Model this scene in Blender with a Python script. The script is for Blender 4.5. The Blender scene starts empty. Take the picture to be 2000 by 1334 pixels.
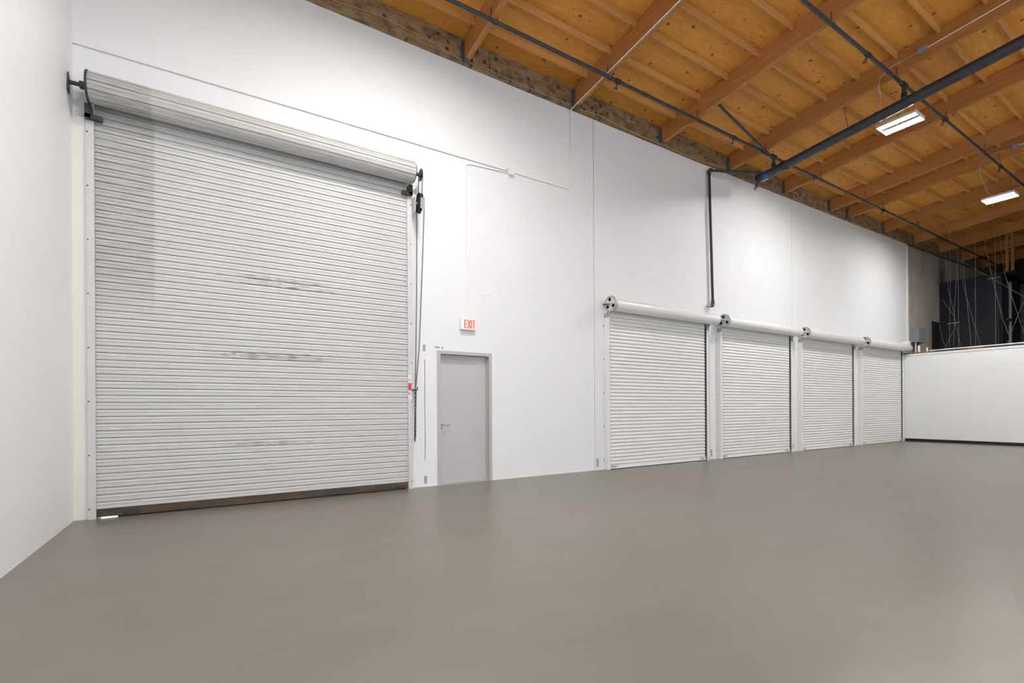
import bpy, math, random
from mathutils import Vector, Matrix

random.seed(7)
S = bpy.context.scene
COL = S.collection

# ------------------------------------------------------------------ camera
F_PX, CX, HORIZON = 935.0, 1000.0, 798.0          # for a 2000 x 1334 frame
YAW, ROLL = math.atan(580 / 935.0), 0.0058
cam_data = bpy.data.cameras.new('camera')
cam_data.sensor_fit = 'HORIZONTAL'
cam_data.sensor_width = 36.0
cam_data.lens = 36.0 * F_PX / 2000.0
cam_data.shift_y = (HORIZON - 667.0) / 2000.0
cam_data.clip_start, cam_data.clip_end = 0.05, 200
cam = bpy.data.objects.new('camera', cam_data)
COL.objects.link(cam)
_R = Vector((math.cos(YAW), -math.sin(YAW), 0))
_F = Vector((math.sin(YAW), math.cos(YAW), 0))
_Dn = Vector((0, 0, -1))
_right = _R * math.cos(ROLL) + _Dn * math.sin(ROLL)
_up = -(-_R * math.sin(ROLL) + _Dn * math.cos(ROLL))
_m = Matrix((_right, _up, -_F)).transposed().to_4x4()
_m.translation = Vector((0, -7.31, 1.25))
cam.matrix_world = _m
S.camera = cam

# ------------------------------------------------------------------ world, exposure
world = bpy.data.worlds.new('daylight')
S.world = world
world.use_nodes = True
bg = world.node_tree.nodes['Background']
bg.inputs[0].default_value = (0.80, 0.88, 1.0, 1)
bg.inputs[1].default_value = 1.2
S.view_settings.view_transform = 'Standard'
S.view_settings.look = 'None'
S.view_settings.exposure = 0.0
S.view_settings.gamma = 1.0
S.view_settings.use_curve_mapping = False
S.cycles.max_bounces = 8
S.cycles.diffuse_bounces = 5
S.cycles.glossy_bounces = 2
S.cycles.adaptive_threshold = .02
S.cycles.sample_clamp_indirect = 12.0
WINDOW_FILL = 160.0                                     # watts of added fill light at each made-up opening behind the camera
LAMP = 365.0                                       # radiance of the lamp lenses

ADDED_WINS = [(-1.0, 3.4), (4.4, 8.8), (9.8, 14.2)]        # made-up windows in the unseen back wall, added for the fill light
WZ0, WZ1 = .4, 6.4
for k, (a, c) in enumerate(ADDED_WINS):
    ld = bpy.data.lights.new('daylight_%d' % (k + 1), 'AREA')  # unseen area light added as fill for the walls and roof
    ld.shape = 'RECTANGLE'
    ld.size, ld.size_y = c - a - .1, WZ1 - WZ0 - .1
    ld.energy = WINDOW_FILL
    ld.color = (.86, .93, 1.0)
    lo = bpy.data.objects.new('daylight_%d' % (k + 1), ld)
    lo.location = ((a + c) / 2, -14.10, (WZ0 + WZ1) / 2)
    lo.rotation_euler = (math.radians(90), 0, math.radians(0))
    COL.objects.link(lo)


sun_data = bpy.data.lights.new('sun', 'SUN')
sun_data.energy = 16.0
sun_data.angle = math.radians(.6)
sun = bpy.data.objects.new('sun', sun_data)
sun.location = (0, 20, 20)
sun.rotation_euler = (math.radians(-48), 0, 0)      # from outside, behind the long wall
COL.objects.link(sun)


# ------------------------------------------------------------------ materials
def lin(c):
    return tuple((v / 255 / 12.92) if v / 255 <= 0.04045 else ((v / 255 + 0.055) / 1.055) ** 2.4 for v in c) + (1,)


class NT:
    def __init__(self, name):
        self.m = bpy.data.materials.new(name)
        self.m.use_nodes = True
        self.t = self.m.node_tree
        self.b = self.t.nodes['Principled BSDF']

    def n(self, kind, **kw):
        nd = self.t.nodes.new(kind)
        for k, v in kw.items():
            if k.startswith('i_'):
                key = k[2:]
                nd.inputs[int(key) if key.isdigit() else key.replace('_', ' ')].default_value = v
            else:
                setattr(nd, k, v)
        return nd

    def l(self, a, b):
        self.t.links.new(a, b)

    def pos(self, scale=(1, 1, 1), loc=(0, 0, 0)):
        g = self.n('ShaderNodeNewGeometry')
        mp = self.n('ShaderNodeMapping')
        mp.inputs['Scale'].default_value = scale
        mp.inputs['Location'].default_value = loc
        self.l(g.outputs['Position'], mp.inputs['Vector'])
        return mp.outputs[0]

    def noise(self, vec, scale=5, detail=4, rough=.55):
        nd = self.n('ShaderNodeTexNoise')
        nd.inputs['Scale'].default_value = scale
        nd.inputs['Detail'].default_value = detail
        nd.inputs['Roughness'].default_value = rough
        self.l(vec, nd.inputs['Vector'])
        return nd.outputs['Fac']

    def ramp(self, fac, stops):
        r = self.n('ShaderNodeValToRGB')
        e = r.color_ramp.elements
        while len(e) < len(stops):
            e.new(0.5)
        for i, (p, c) in enumerate(stops):
            e[i].position = p
            e[i].color = c
        self.l(fac, r.inputs[0])
        return r.outputs[0]

    def mix(self, fac, a, b, mode='MIX'):
        nd = self.n('ShaderNodeMix', data_type='RGBA', blend_type=mode)
        for s, v in ((nd.inputs[0], fac), (nd.inputs[6], a), (nd.inputs[7], b)):
            if hasattr(v, 'links') or hasattr(v, 'is_output'):
                self.l(v, s)
            else:
                s.default_value = v
        return nd.outputs[2]

    def math(self, op, a, b=None, clamp=False):
        nd = self.n('ShaderNodeMath', operation=op)
        nd.use_clamp = clamp
        for s, v in ((nd.inputs[0], a), (nd.inputs[1], b)):
            if v is None:
                continue
            if hasattr(v, 'is_output'):
                self.l(v, s)
            else:
                s.default_value = v
        return nd.outputs[0]

    def bump(self, fac, strength=.2, dist=.01):
        nd = self.n('ShaderNodeBump')
        nd.inputs['Strength'].default_value = strength
        nd.inputs['Distance'].default_value = dist
        self.l(fac, nd.inputs['Height'])
        self.l(nd.outputs[0], self.b.inputs['Normal'])

    def base(self, c, rough=.5, metal=0., spec=.5):
        if hasattr(c, 'is_output'):
            self.l(c, self.b.inputs['Base Color'])
        else:
            self.b.inputs['Base Color'].default_value = c
        if hasattr(rough, 'is_output'):
            self.l(rough, self.b.inputs['Roughness'])
        else:
            self.b.inputs['Roughness'].default_value = rough
        self.b.inputs['Metallic'].default_value = metal
        self.b.inputs['Specular IOR Level'].default_value = spec
        return self.m


def paint(name, c, rough=.5, var=.04, scale=3., metal=0., spec=.4):
    t = NT(name)
    f = t.noise(t.pos(), scale, 5)
    c1 = tuple(max(0, v * (1 - var)) for v in c[:3]) + (1,)
    c2 = tuple(min(1, v * (1 + var)) for v in c[:3]) + (1,)
    return t.base(t.ramp(f, [(.3, c1), (.7, c2)]), rough, metal, spec)


M = {}
M['wall'] = paint('white_wall_paint', (.80, .81, .818, 1), .55, .012, 1.2)
M['wall_left'] = paint('white_side_wall_paint', (.855, .865, .88, 1), .5, .012, .8)
M['trim'] = paint('white_trim', (.80, .80, .79, 1), .45, .02)
M['pier'] = paint('ivory_guard_paint', (.76, .745, .69, 1), .5, .02)
M['white_metal'] = paint('white_metal', (.80, .80, .79, 1), .35, .02)
M['tube'] = paint('white_tube_cover', (.78, .78, .775, 1), .28, .01)
M['slat_white'] = paint('white_slat_paint', (.77, .765, .745, 1), .4, .015, 6)
M['rail'] = paint('grey_guide_rail', (.62, .615, .61, 1), .42, .05, 8)
M['door_grey'] = paint('grey_door_paint', (.51, .495, .50, 1), .42, .02)
M['frame_grey'] = paint('grey_frame_paint', (.47, .46, .455, 1), .4, .02)
M['black'] = paint('black_rubber', (.012, .011, .012, 1), .6, .2)
M['baseboard'] = paint('black_base', (.013, .012, .013, 1), .5, .2)
M['dark_steel'] = paint('dark_steel', (.045, .045, .05, 1), .45, .25, 12)
M['hanger'] = paint('hanger_steel', (.10, .105, .115, 1), .5, .25, 12)
M['pipe'] = paint('blue_grey_pipe', (.038, .043, .053, 1), .42, .25, 9, 0., .5)
M['pipe_red'] = paint('maroon_pipe', (.085, .03, .028, 1), .4, .3, 9)
M['pipe_dark'] = paint('dark_pipe', (.030, .027, .028, 1), .35, .3, 9)
M['galv'] = paint('grey_metal_box', (.25, .265, .31, 1), .4, .05)
M['spine'] = paint('grey_lamp_spine', (.16, .165, .17, 1), .5, .05)
M['pavement'] = paint('pale_pavement', (.55, .54, .52, 1), .8, .05)
M['steel'] = paint('brushed_steel', (.42, .42, .42, 1), .35, .05, 20, .8)
M['plate'] = paint('bare_steel_plate', (.36, .36, .355, 1), .5, .1, 20)
M['brass'] = paint('brass', (.35, .20, .06, 1), .4, .2, 20, .6)
M['wire'] = paint('grey_wire', (.42, .41, .40, 1), .5, .1)
M['hang_wire'] = paint('dull_wire', (.30, .29, .28, 1), .5, .1)
M['yellow'] = paint('yellow_cable', (.50, .36, .08, 1), .5, .1)
M['cable'] = paint('pale_cable', (.42, .33, .26, 1), .5, .1)
M['navy'] = paint('dark_navy_sheet', (.0075, .008, .02, 1), .55, .4, 2.0)
M['charcoal'] = paint('charcoal_sheet', (.016, .016, .019, 1), .6, .3, 2.5)
M['rust_dark'] = None
M['red'] = paint('red_print', (.72, .07, .04, 1), .5, .05)
M['ink'] = paint('black_ink', (.02, .02, .02, 1), .6, .1)
M['blue_tag'] = paint('blue_tag', (.03, .10, .35, 1), .5, .1)
M['sticker'] = paint('white_sticker', (.8, .79, .78, 1), .5, .02)
M['hole'] = paint('black_hole', (.004, .004, .004, 1), .8, .1)
M['disc'] = paint('worn_white_disc', (.62, .61, .57, 1), .5, .18, 30)

# sealed concrete floor
t = NT('sealed_concrete')
p = t.pos()
n1 = t.noise(p, .35, 6, .55)
n2 = t.noise(t.pos((.7, 1.6, 1)), 1.6, 7, .6)
n3 = t.noise(p, 40, 3, .5)
c = t.ramp(n1, [(.3, (.146, .132, .107, 1)), (.7, (.194, .177, .149, 1))])
c = t.mix(.4, c, t.ramp(n2, [(.3, (.146, .131, .106, 1)), (.75, (.210, .192, .164, 1))]))
c = t.mix(t.ramp(n3, [(.66, (0, 0, 0, 1)), (.80, (.18, .18, .18, 1))]), c, (.27, .25, .22, 1))
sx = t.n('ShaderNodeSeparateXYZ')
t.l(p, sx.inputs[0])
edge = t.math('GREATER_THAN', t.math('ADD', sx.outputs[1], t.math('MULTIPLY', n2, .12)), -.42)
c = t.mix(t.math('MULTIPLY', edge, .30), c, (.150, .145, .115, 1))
ro = t.math('ADD', t.math('MULTIPLY', n1, .04), .31)
t.base(c, ro, 0, .55)
M['floor'] = t.m

# raw concrete
t = NT('raw_concrete')
p = t.pos((1, 1, .45))
n1 = t.noise(p, 1.6, 7, .6)
n2 = t.noise(t.pos((3, 1, 1)), 4, 5)
c = t.ramp(n1, [(.28, (.36, .325, .27, 1)), (.72, (.60, .55, .48, 1))])
c = t.mix(.3, c, t.ramp(n2, [(.3, (.28, .25, .2, 1)), (.7, (.52, .49, .43, 1))]))
d = t.n('ShaderNodeVectorMath', operation='DISTANCE')
t.l(t.pos((1, 1, .55)), d.inputs[0])
d.inputs[1].default_value = (25.35, .06, 6.55 * .55)
soot = t.math('SUBTRACT', 1.0, t.math('MULTIPLY', t.math('ADD', d.outputs['Value'], t.math('MULTIPLY', n1, .5)), 1.15), True)
c = t.mix(soot, c, (.012, .012, .012, 1))
t.base(c, .8, 0, .2)
t.bump(n1, .15, .02)
M['concrete'] = t.m


def wood(name, a, b, grain, knots=None, kcol=(.05, .022, .008, 1), rough=.6, kscale=2.6, dark=.45, stain=0.):
    t = NT(name)
    n1 = t.noise(t.pos(grain), 3.0, 6, .6)
    big = t.noise(t.pos(), .9, 3)
    rnd = t.n('ShaderNodeObjectInfo').outputs['Random']
    c = t.ramp(n1, [(.28, a), (.72, b)])
    c = t.mix(t.math('MULTIPLY', big, dark), c, tuple(v * .6 for v in a[:3]) + (1,))
    c = t.mix(t.math('MULTIPLY', rnd, .32), c, tuple(v * .65 for v in a[:3]) + (1,))
    if stain:
        sp_ = t.ramp(t.noise(t.pos((1, 1, 1.6), (3, 1, 2)), 4.2, 6, .7), [(.46, (0, 0, 0, 1)), (.62, (1, 1, 1, 1))])
        c = t.mix(t.math('MULTIPLY', sp_, stain), c, tuple(v * .3 for v in a[:3]) + (1,))
    if knots:
        g = t.n('ShaderNodeNewGeometry')
        sx = t.n('ShaderNodeSeparateXYZ')
        t.l(g.outputs['Position'], sx.inputs[0])
        cb = t.n('ShaderNodeCombineXYZ')
        t.l(sx.outputs[0], cb.inputs[0])
        t.l(sx.outputs[1 if knots == 'xy' else 2], cb.inputs[1])
        wob = t.n('ShaderNodeVectorMath', operation='ADD')
        t.l(cb.outputs[0], wob.inputs[0])
        nz = t.n('ShaderNodeTexNoise')
        nz.inputs['Scale'].default_value = 6.0
        t.l(cb.outputs[0], nz.inputs['Vector'])
        sc_ = t.n('ShaderNodeVectorMath', operation='SCALE')
        sc_.inputs['Scale'].default_value = .05
        t.l(nz.outputs['Color'], sc_.inputs[0])
        t.l(sc_.outputs[0], wob.inputs[1])
        for ksc, r0, r1, thr, amt in ((kscale, .045, .085, .55, .9), (kscale * 2.3, .05, .12, .80, .6)):
            v = t.n('ShaderNodeTexVoronoi', voronoi_dimensions='2D')
            v.inputs['Scale'].default_value = ksc
            t.l(wob.outputs[0], v.inputs['Vector'])
            k = t.ramp(v.outputs['Distance'], [(0., (1, 1, 1, 1)), (r0, (.9, .9, .9, 1)), (r1, (0, 0, 0, 1))])
            sep = t.n('ShaderNodeSeparateColor')
            t.l(v.outputs['Color'], sep.inputs[0])
            sel = t.math('GREATER_THAN', sep.outputs[0], thr)
            c = t.mix(t.math('MULTIPLY', t.math('MULTIPLY', k, sel), amt), c, kcol)
    t.base(c, rough, 0, .25)
    t.bump(n1, .12, .005)
    return t.m


M['ply'] = wood('plywood_deck', (.68, .275, .045, 1), (.88, .44, .095, 1), (1.2, 6, 1), 'xy', (.12, .042, .010, 1), .6, 2.3, .45)
M['beam'] = wood('fir_beam', (.40, .165, .048, 1), (.62, .285, .09, 1), (20, .5, 9), None, dark=.4)
M['rafter'] = wood('fir_rafter', (.56, .27, .08, 1), (.74, .40, .135, 1), (.6, 14, 8), None)
M['ledger'] = wood('weathered_ledger', (.25, .155, .075, 1), (.50, .35, .20, 1), (.9, 6, 5), 'xz', (.05, .03, .016, 1), .75, 2.6, .4, .65)
M['plate_wood'] = wood('bare_wood_plate', (.28, .14, .05, 1), (.45, .25, .10, 1), (3, 3, 3), None)


# big shutter: galvanised paint with horizontal streaks, grime on the left, scuffs
def shutter_mat(name, c0, c1, coil=False):
    t = NT(name)
    p = t.pos()
    sx = t.n('ShaderNodeSeparateXYZ')
    t.l(p, sx.inputs[0])
    st = t.noise(t.pos((.9, 4, 38)), 2.0, 5, .65)
    st2 = t.noise(t.pos((2.2, 4, 95), (4, 0, 1)), 2.0, 4, .6)
    c = t.ramp(st, [(.3, c0), (.65, c1)])
    # grime over the left end of the curtain
    left = t.math('MULTIPLY', t.math('SUBTRACT', -.60, sx.outputs[0]), 30., True)
    hi = t.math('MULTIPLY', t.math('SUBTRACT', sx.outputs[2], 2.3), 1.6, True)
    g = t.math('MULTIPLY', t.math('MULTIPLY', left, hi), t.ramp(st2, [(.42, (.15, .15, .15, 1)), (.66, (1, 1, 1, 1))]))
    c = t.mix(t.math('MULTIPLY', g, .55), c, (.13, .125, .105, 1))
    gen = t.ramp(st2, [(.60, (0, 0, 0, 1)), (.74, (1, 1, 1, 1))])
    c = t.mix(t.math('MULTIPLY', gen, .5 if coil else .12), c, (.14, .13, .11, 1))
    if not coil:
        # blue-black scuff lines at three heights
        for z0, wd, x0, x1, amt in ((3.02, .06, .0, 1.6, .75), (2.94, .022, -.3, 2.0, .95), (1.98, .07, -.3, 1.7, .85), (.80, .04, -.1, 1.3, .8)):
            dz = t.math('DIVIDE', t.math('ABSOLUTE', t.math('SUBTRACT', sx.outputs[2], z0)), wd)
            dx = t.math('DIVIDE', t.math('ABSOLUTE', t.math('SUBTRACT', sx.outputs[0], (x0 + x1) / 2)), (x1 - x0) / 2)
            fade = t.math('ADD', t.math('POWER', dz, 3.0), t.math('POWER', dx, 3.0))
            nn = t.math('SUBTRACT', t.noise(t.pos((3.0, .1, 120), (z0, 0, 0)), 2.0, 3), t.math('MULTIPLY', fade, .16))
            br = t.ramp(nn, [(.495, (0, 0, 0, 1)), (.565, (1, 1, 1, 1))])
            f = t.math('MULTIPLY', br, amt)
            c = t.mix(f, c, (.055, .065, .10, 1))
    return t.base(c, .42, .0, .45)


M['shutter'] = shutter_mat('grey_shutter_slats', (.54, .535, .525, 1), (.60, .60, .595, 1))
M['coil'] = shutter_mat('grimy_shutter_coil', (.40, .395, .37, 1), (.58, .58, .56, 1), True)
t = NT('rusty_bottom_bar')
n1 = t.noise(t.pos((1.5, 3, 6)), 2.2, 6, .6)
t.base(t.ramp(n1, [(.35, (.055, .05, .042, 1)), (.55, (.10, .065, .04, 1)), (.72, (.19, .085, .035, 1))]), .6, .2)
M['rust_dark'] = t.m

# emitters: lamp lenses and the lit exit face
t = NT('lamp_lens')
t.b.inputs['Base Color'].default_value = (.9, .9, .9, 1)
t.b.inputs['Emission Color'].default_value = (1.0, .992, .975, 1)
t.b.inputs['Emission Strength'].default_value = LAMP
M['lens'] = t.m
t = NT('exit_face')
t.base((.8, .76, .74, 1), .4)
t.b.inputs['Emission Color'].default_value = (1, .62, .55, 1)
t.b.inputs['Emission Strength'].default_value = .22
M['exit_face'] = t.m
t = NT('exit_letters')
t.base((.75, .06, .03, 1), .4)
t.b.inputs['Emission Color'].default_value = (1, .10, .04, 1)
t.b.inputs['Emission Strength'].default_value = .45
M['exit_red'] = t.m


# ------------------------------------------------------------------ mesh building
class MB:
    def __init__(self):
        self.v, self.f = [], []

    def box(self, x0, x1, y0, y1, z0, z1):
        i = len(self.v)
        self.v += [(x, y, z) for z in (z0, z1) for y in (y0, y1) for x in (x0, x1)]
        self.f += [tuple(i + k for k in q) for q in ((0, 2, 3, 1), (4, 5, 7, 6), (0, 1, 5, 4), (2, 6, 7, 3), (0, 4, 6, 2), (1, 3, 7, 5))]
        return self

    def hexa(self, lo, hi):
        """lo, hi: four corners each, same winding"""
        i = len(self.v)
        self.v += list(lo) + list(hi)
        self.f += [(i, i + 3, i + 2, i + 1), (i + 4, i + 5, i + 6, i + 7)]
        self.f += [(i + k, i + (k + 1) % 4, i + 4 + (k + 1) % 4, i + 4 + k) for k in range(4)]
        return self

    def prism_x(self, pts, x0, x1):
        """pts: closed (y, z) outline extruded along X"""
        i, n = len(self.v), len(pts)
        self.v += [(x0, y, z) for y, z in pts] + [(x1, y, z) for y, z in pts]
        self.f += [tuple(range(i + n - 1, i - 1, -1)), tuple(range(i + n, i + 2 * n))]
        self.f += [(i + k, i + (k + 1) % n, i + n + (k + 1) % n, i + n + k) for k in range(n)]
        return self

    def tube(self, path, r, n=8, caps=True):
        P = [Vector(q) for q in path]
        rr = r if isinstance(r, (list, tuple)) else [r] * len(P)
        i0 = len(self.v)
        prev = None
        for k, q in enumerate(P):
            d = (P[min(k + 1, len(P) - 1)] - P[max(k - 1, 0)]).normalized()
            if prev is None:
                a = d.orthogonal().normalized()
            else:
                a = (prev - d * prev.dot(d)).normalized()
            prev = a
            b = d.cross(a)
            sc = 1.0
            if 0 < k < len(P) - 1:
                c = (P[k] - P[k - 1]).normalized().dot(d)
                sc = 1 / max(.5, c)
            for j in range(n):
                an = 2 * math.pi * j / n
                self.v.append(tuple(q + (a * math.cos(an) + b * math.sin(an)) * rr[k] * (1 if sc == 1 else min(sc, 1.2))))
        for k in range(len(P) - 1):
            for j in range(n):
                a0, a1 = i0 + k * n + j, i0 + k * n + (j + 1) % n
                self.f.append((a0, a1, a1 + n, a0 + n))
        if caps:
            self.f.append(tuple(range(i0 + n - 1, i0 - 1, -1)))
            e = i0 + (len(P) - 1) * n
            self.f.append(tuple(range(e, e + n)))
        return self

    def link(self, c, d, side, L, W, r, ns=8, nr=4):
        """an oval chain link: centre c, long axis d, wide axis side"""
        c, d, side = Vector(c), Vector(d).normalized(), Vector(side)
        side = (side - d * side.dot(d)).normalized()
        nrm = d.cross(side)
        i = len(self.v)
        for k in range(ns):
            a = 2 * math.pi * k / ns
            ct = c + d * math.cos(a) * L / 2 + side * math.sin(a) * W / 2
            out = (d * math.cos(a) + side * math.sin(a)).normalized()
            for j in range(nr):
                b = 2 * math.pi * j / nr
                self.v.append(tuple(ct + out * math.cos(b) * r + nrm * math.sin(b) * r))
        for k in range(ns):
            for j in range(nr):
                self.f.append((i + k * nr + j, i + ((k + 1) % ns) * nr + j, i + ((k + 1) % ns) * nr + (j + 1) % nr, i + k * nr + (j + 1) % nr))
        return self


WLOC = {}


def put(o, loc, parent=None):
    COL.objects.link(o)
    WLOC[o.name] = Vector(loc)
    if parent is not None:
        o.parent = parent
        o.location = Vector(loc) - WLOC[parent.name]
    else:
        o.location = loc
    return o


def obj(name, mb, mat, parent=None, smooth=False):
    xs, ys, zs = zip(*mb.v)
    c = Vector(((min(xs) + max(xs)) / 2, (min(ys) + max(ys)) / 2, min(zs)))
    me = bpy.data.meshes.new(name)
    me.from_pydata([tuple(Vector(v) - c) for v in mb.v], [], mb.f)
    me.update()
    import bmesh
    bm = bmesh.new()
    bm.from_mesh(me)
    bmesh.ops.recalc_face_normals(bm, faces=bm.faces)
    bm.to_mesh(me)
    bm.free()
    me.materials.append(mat)
    if smooth:
        me.shade_smooth()
        try:
            me.set_sharp_from_angle(angle=math.radians(35))
        except Exception:
            pass
    return put(bpy.data.objects.new(name, me), c, parent)


def inst(name, src, offset, parent):
    """same mesh data, moved by offset from the source object"""
    o = bpy.data.objects.new(name, src.data)
    return put(o, WLOC[src.name] + Vector(offset), parent)


def tag(o, label, cat, group=None):
    o['label'] = label
    o['category'] = cat
    if group:
        o['group'] = group
    return o


def thing(name, loc, label, cat, group=None):
    return tag(put(bpy.data.objects.new(name, None), loc), label, cat, group)


def struct(name, mb, mat):
    o = obj(name, mb, mat)
    o['kind'] = 'structure'
    return o


def ZB(x):                       # underside of the beams at the wall
    return 7.06 + .0006 * (x - 5) ** 2


PITCH = .097


def roof(x, y, dz=.39):
    return ZB(x) + dz - PITCH * y


XL, XE, XFAR, YBACK = -1.37, 21.15, 32.0, -14.0

# ------------------------------------------------------------------ setting: floor and walls
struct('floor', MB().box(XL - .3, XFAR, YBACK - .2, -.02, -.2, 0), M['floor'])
struct('floor_outside', MB().box(XL - 3, XFAR, -.02, 9, -.2, 0), M['pavement'])
struct('wall_left', MB().box(XL - .25, XL, YBACK, .3, -.05, 9.2), M['wall_left'])
b = MB()
xe = [XL - .25] + [v for w in ADDED_WINS for v in w] + [XFAR]
for k in range(len(xe) - 1):
    if k % 2:
        b.box(xe[k], xe[k + 1], YBACK - .25, YBACK, -.05, WZ0).box(xe[k], xe[k + 1], YBACK - .25, YBACK, WZ1, 9.6)
    else:
        b.box(xe[k], xe[k + 1], YBACK - .25, YBACK, -.05, 9.6)
struct('wall_back', b, M['wall'])
for k, (a, c) in enumerate(ADDED_WINS):
    b = MB().box(a, c, YBACK - .06, YBACK + .02, WZ0 - .05, WZ0 + .03).box(a, c, YBACK - .06, YBACK + .02, WZ1 - .03, WZ1 + .05)
    for x in (a, (a + c) / 2 - .025, c - .05):
        b.box(x, x + .05, YBACK - .06, YBACK + .02, WZ0, WZ1)
    struct('added_window_%d' % (k + 1), b, M['frame_grey'])  # frame of an unseen opening, added to go with its fill light
struct('wall_far', MB().box(XFAR, XFAR + .2, YBACK, .4, -.05, 9.6), M['charcoal'])

# the long white wall: backing with the panels in front, open at the two door ways
OX0, OX1, OZ = -1.14, 2.54, 4.75         # tall shutter opening
EX0, EX1, EZ = 3.135, 4.075, 2.175       # exit door opening
b = MB()
b.box(XL - .1, OX0, .15, .25, 0, 7.6).box(OX0, OX1, .15, .25, OZ, 7.6).box(OX1, EX0, .15, .25, 0, 7.6)
b.box(EX0, EX1, .15, .25, EZ, 7.6).box(EX1, 21.7, .15, .25, 0, 7.6)
wf = struct('wall_front', b, M['wall'])
JX = [XL, 2.880, 6.495, 10.145, 13.855, 17.52, 21.70]
G = .0065
for i in range(6):
    a, c = JX[i] + (G if i else 0), JX[i + 1] - G
    top = 7.5
    b = MB()
    if i == 0:
        b.box(a, OX0, 0, .15, 0, top).box(OX0, OX1, 0, .15, OZ, top).box(OX1, c, 0, .15, 0, top)
    elif i == 1:
        b.box(a, EX0, 0, .15, 0, top).box(EX0, EX1, 0, .15, EZ, top).box(EX1, c, 0, .15, 0, top)
    else:
        b.box(a, c, 0, .15, 0, top)
    if i == 0:
        b.box(c, JX[1] + G, 0, .15, 2.05, top).box(c, JX[1] + G, 0, .15, 0, .42)
    if i == 4:
        b.box(c, JX[5] + G, 0, .15, 0, top)
    obj('wall_panel', b, M['wall'], wf)
# small steel weld plates set into the foot of the joints
for x, z, w, hh in ((2.885, .05, .045, .12), (2.872, 2.18, .045, .11), (6.56, .06, .05, .17), (10.21, .06, .05, .17), (13.87, .06, .05, .15), (17.51, .06, .05, .15)):
    b = MB()
    pts = [(x - w / 2, z + .02), (x - w / 4, z), (x + w / 4, z), (x + w / 2, z + .02), (x + w / 2, z + hh), (x - w / 2, z + hh)]
    n = len(pts)
    b.v = [(px, -.006, pz) for px, pz in pts] + [(px, .01, pz) for px, pz in pts]
    b.f = [tuple(range(n)), tuple(range(2 * n - 1, n - 1, -1))] + [(k, (k + 1) % n, n + (k + 1) % n, n + k) for k in range(n)]
    obj('weld_plate', b, M['plate'], wf)

obj('door_hook', MB().box(3.05, 3.14, -.012, -.001, 2.262, 2.268).box(3.185, 3.192, -.014, -.001, 2.235, 2.275), M['dark_steel'], wf)

# bare concrete wall going on beyond the white one
struct('wall_concrete', MB().box(21.70, XFAR, .06, .25, 0, 8.0), M['concrete'])
tr = struct('trim_1', MB().box(21.66, 21.76, -.03, .06, 3.30, 7.16), M['trim'])

# low end wall with black base, cap and plate
wr = struct('wall_right', MB().box(XE, XE + .16, YBACK, -.001, 0, 3.10), M['wall'])
obj('cap_moulding', MB().box(XE - .012, XE + .17, YBACK, -.05, 3.055, 3.115), M['trim'], wr)
obj('top_plate', MB().box(XE - .004, XE + .16, YBACK, -.02, 3.115, 3.15), M['dark_steel'], wr)
for y0, y1 in ((-.95, -.12), (-2.18, -1.82), (-4.6, -3.9)):
    obj('wood_plate', MB().box(XE - .006, XE + .15, y0, y1, 3.13, 3.165), M['plate_wood'], wr)
bb = struct('baseboard_right', MB().box(XE - .012, XE, YBACK, -.11, 0, .10), M['baseboard'])
struct('floor_mezzanine', MB().box(XE + .16, XFAR, YBACK, .05, 3.0, 3.10), M['charcoal'])
op = tag(obj('outlet_plate', MB().box(XE - .008, XE, -2.52, -2.40, .295, .365).box(XE - .012, XE - .008, -2.49, -2.43, .315, .325), M['trim']),
         'small white outlet plate low on the white end wall', 'outlet')

# ------------------------------------------------------------------ roof: deck, beams, rafters, ledger
BX = [1.16, 3.61, 5.96, 8.41, 10.84, 13.32, 15.81, 16.94, 19.48, 22.01, 24.45, 26.9, 29.35]
xs = [XL - .25] + BX + [XFAR + .2]
b = MB()
for i in range(len(xs) - 1):
    x0, x1 = xs[i], xs[i + 1]
    lo = [(x0, .3, roof(x0, .3, .415)), (x1, .3, roof(x1, .3, .415)), (x1, YBACK - .2, roof(x1, YBACK - .2, .415)), (x0, YBACK - .2, roof(x0, YBACK - .2, .415))]
    b.hexa(lo, [(x, y, z + .15) for x, y, z in lo])
ceil = struct('ceiling', b, M['ply'])
edges = [XL] + BX + [XFAR]
for i in range(len(edges) - 1):
    x0, x1 = edges[i], edges[i + 1]
    ys = [.05] + [-.485 - 1.22 * k for k in range(0, 8)] + [YBACK]
    for k in range(len(ys) - 1):
        y0, y1 = ys[k] - (.002 if k else 0), ys[k + 1] + .002
        lo = [(x0 + .002, y0, roof(x0, y0)), (x1 - .002, y0, roof(x1, y0)), (x1 - .002, y1, roof(x1, y1)), (x0 + .002, y1, roof(x0, y1))]
        obj('plywood_panel', MB().hexa(lo, [(x, y, z + .02) for x, y, z in lo]), M['ply'], ceil)
    for k in range(15):
        y = -.49 - .61 * k
        a, c = x0 + (.046 if i else 0), x1 - .046
        q = []
        for yy in (y + .019, y - .019):
            q.append((a, yy, roof(a, yy, .30)))
            q.append((c, yy, roof(c, yy, .30)))
        lo = [q[0], q[1], q[3], q[2]]
        hi = [(x, yy, z + .0905) for x, yy, z in lo]
        obj('rafter', MB().hexa(lo, hi), M['rafter'], ceil)
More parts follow.
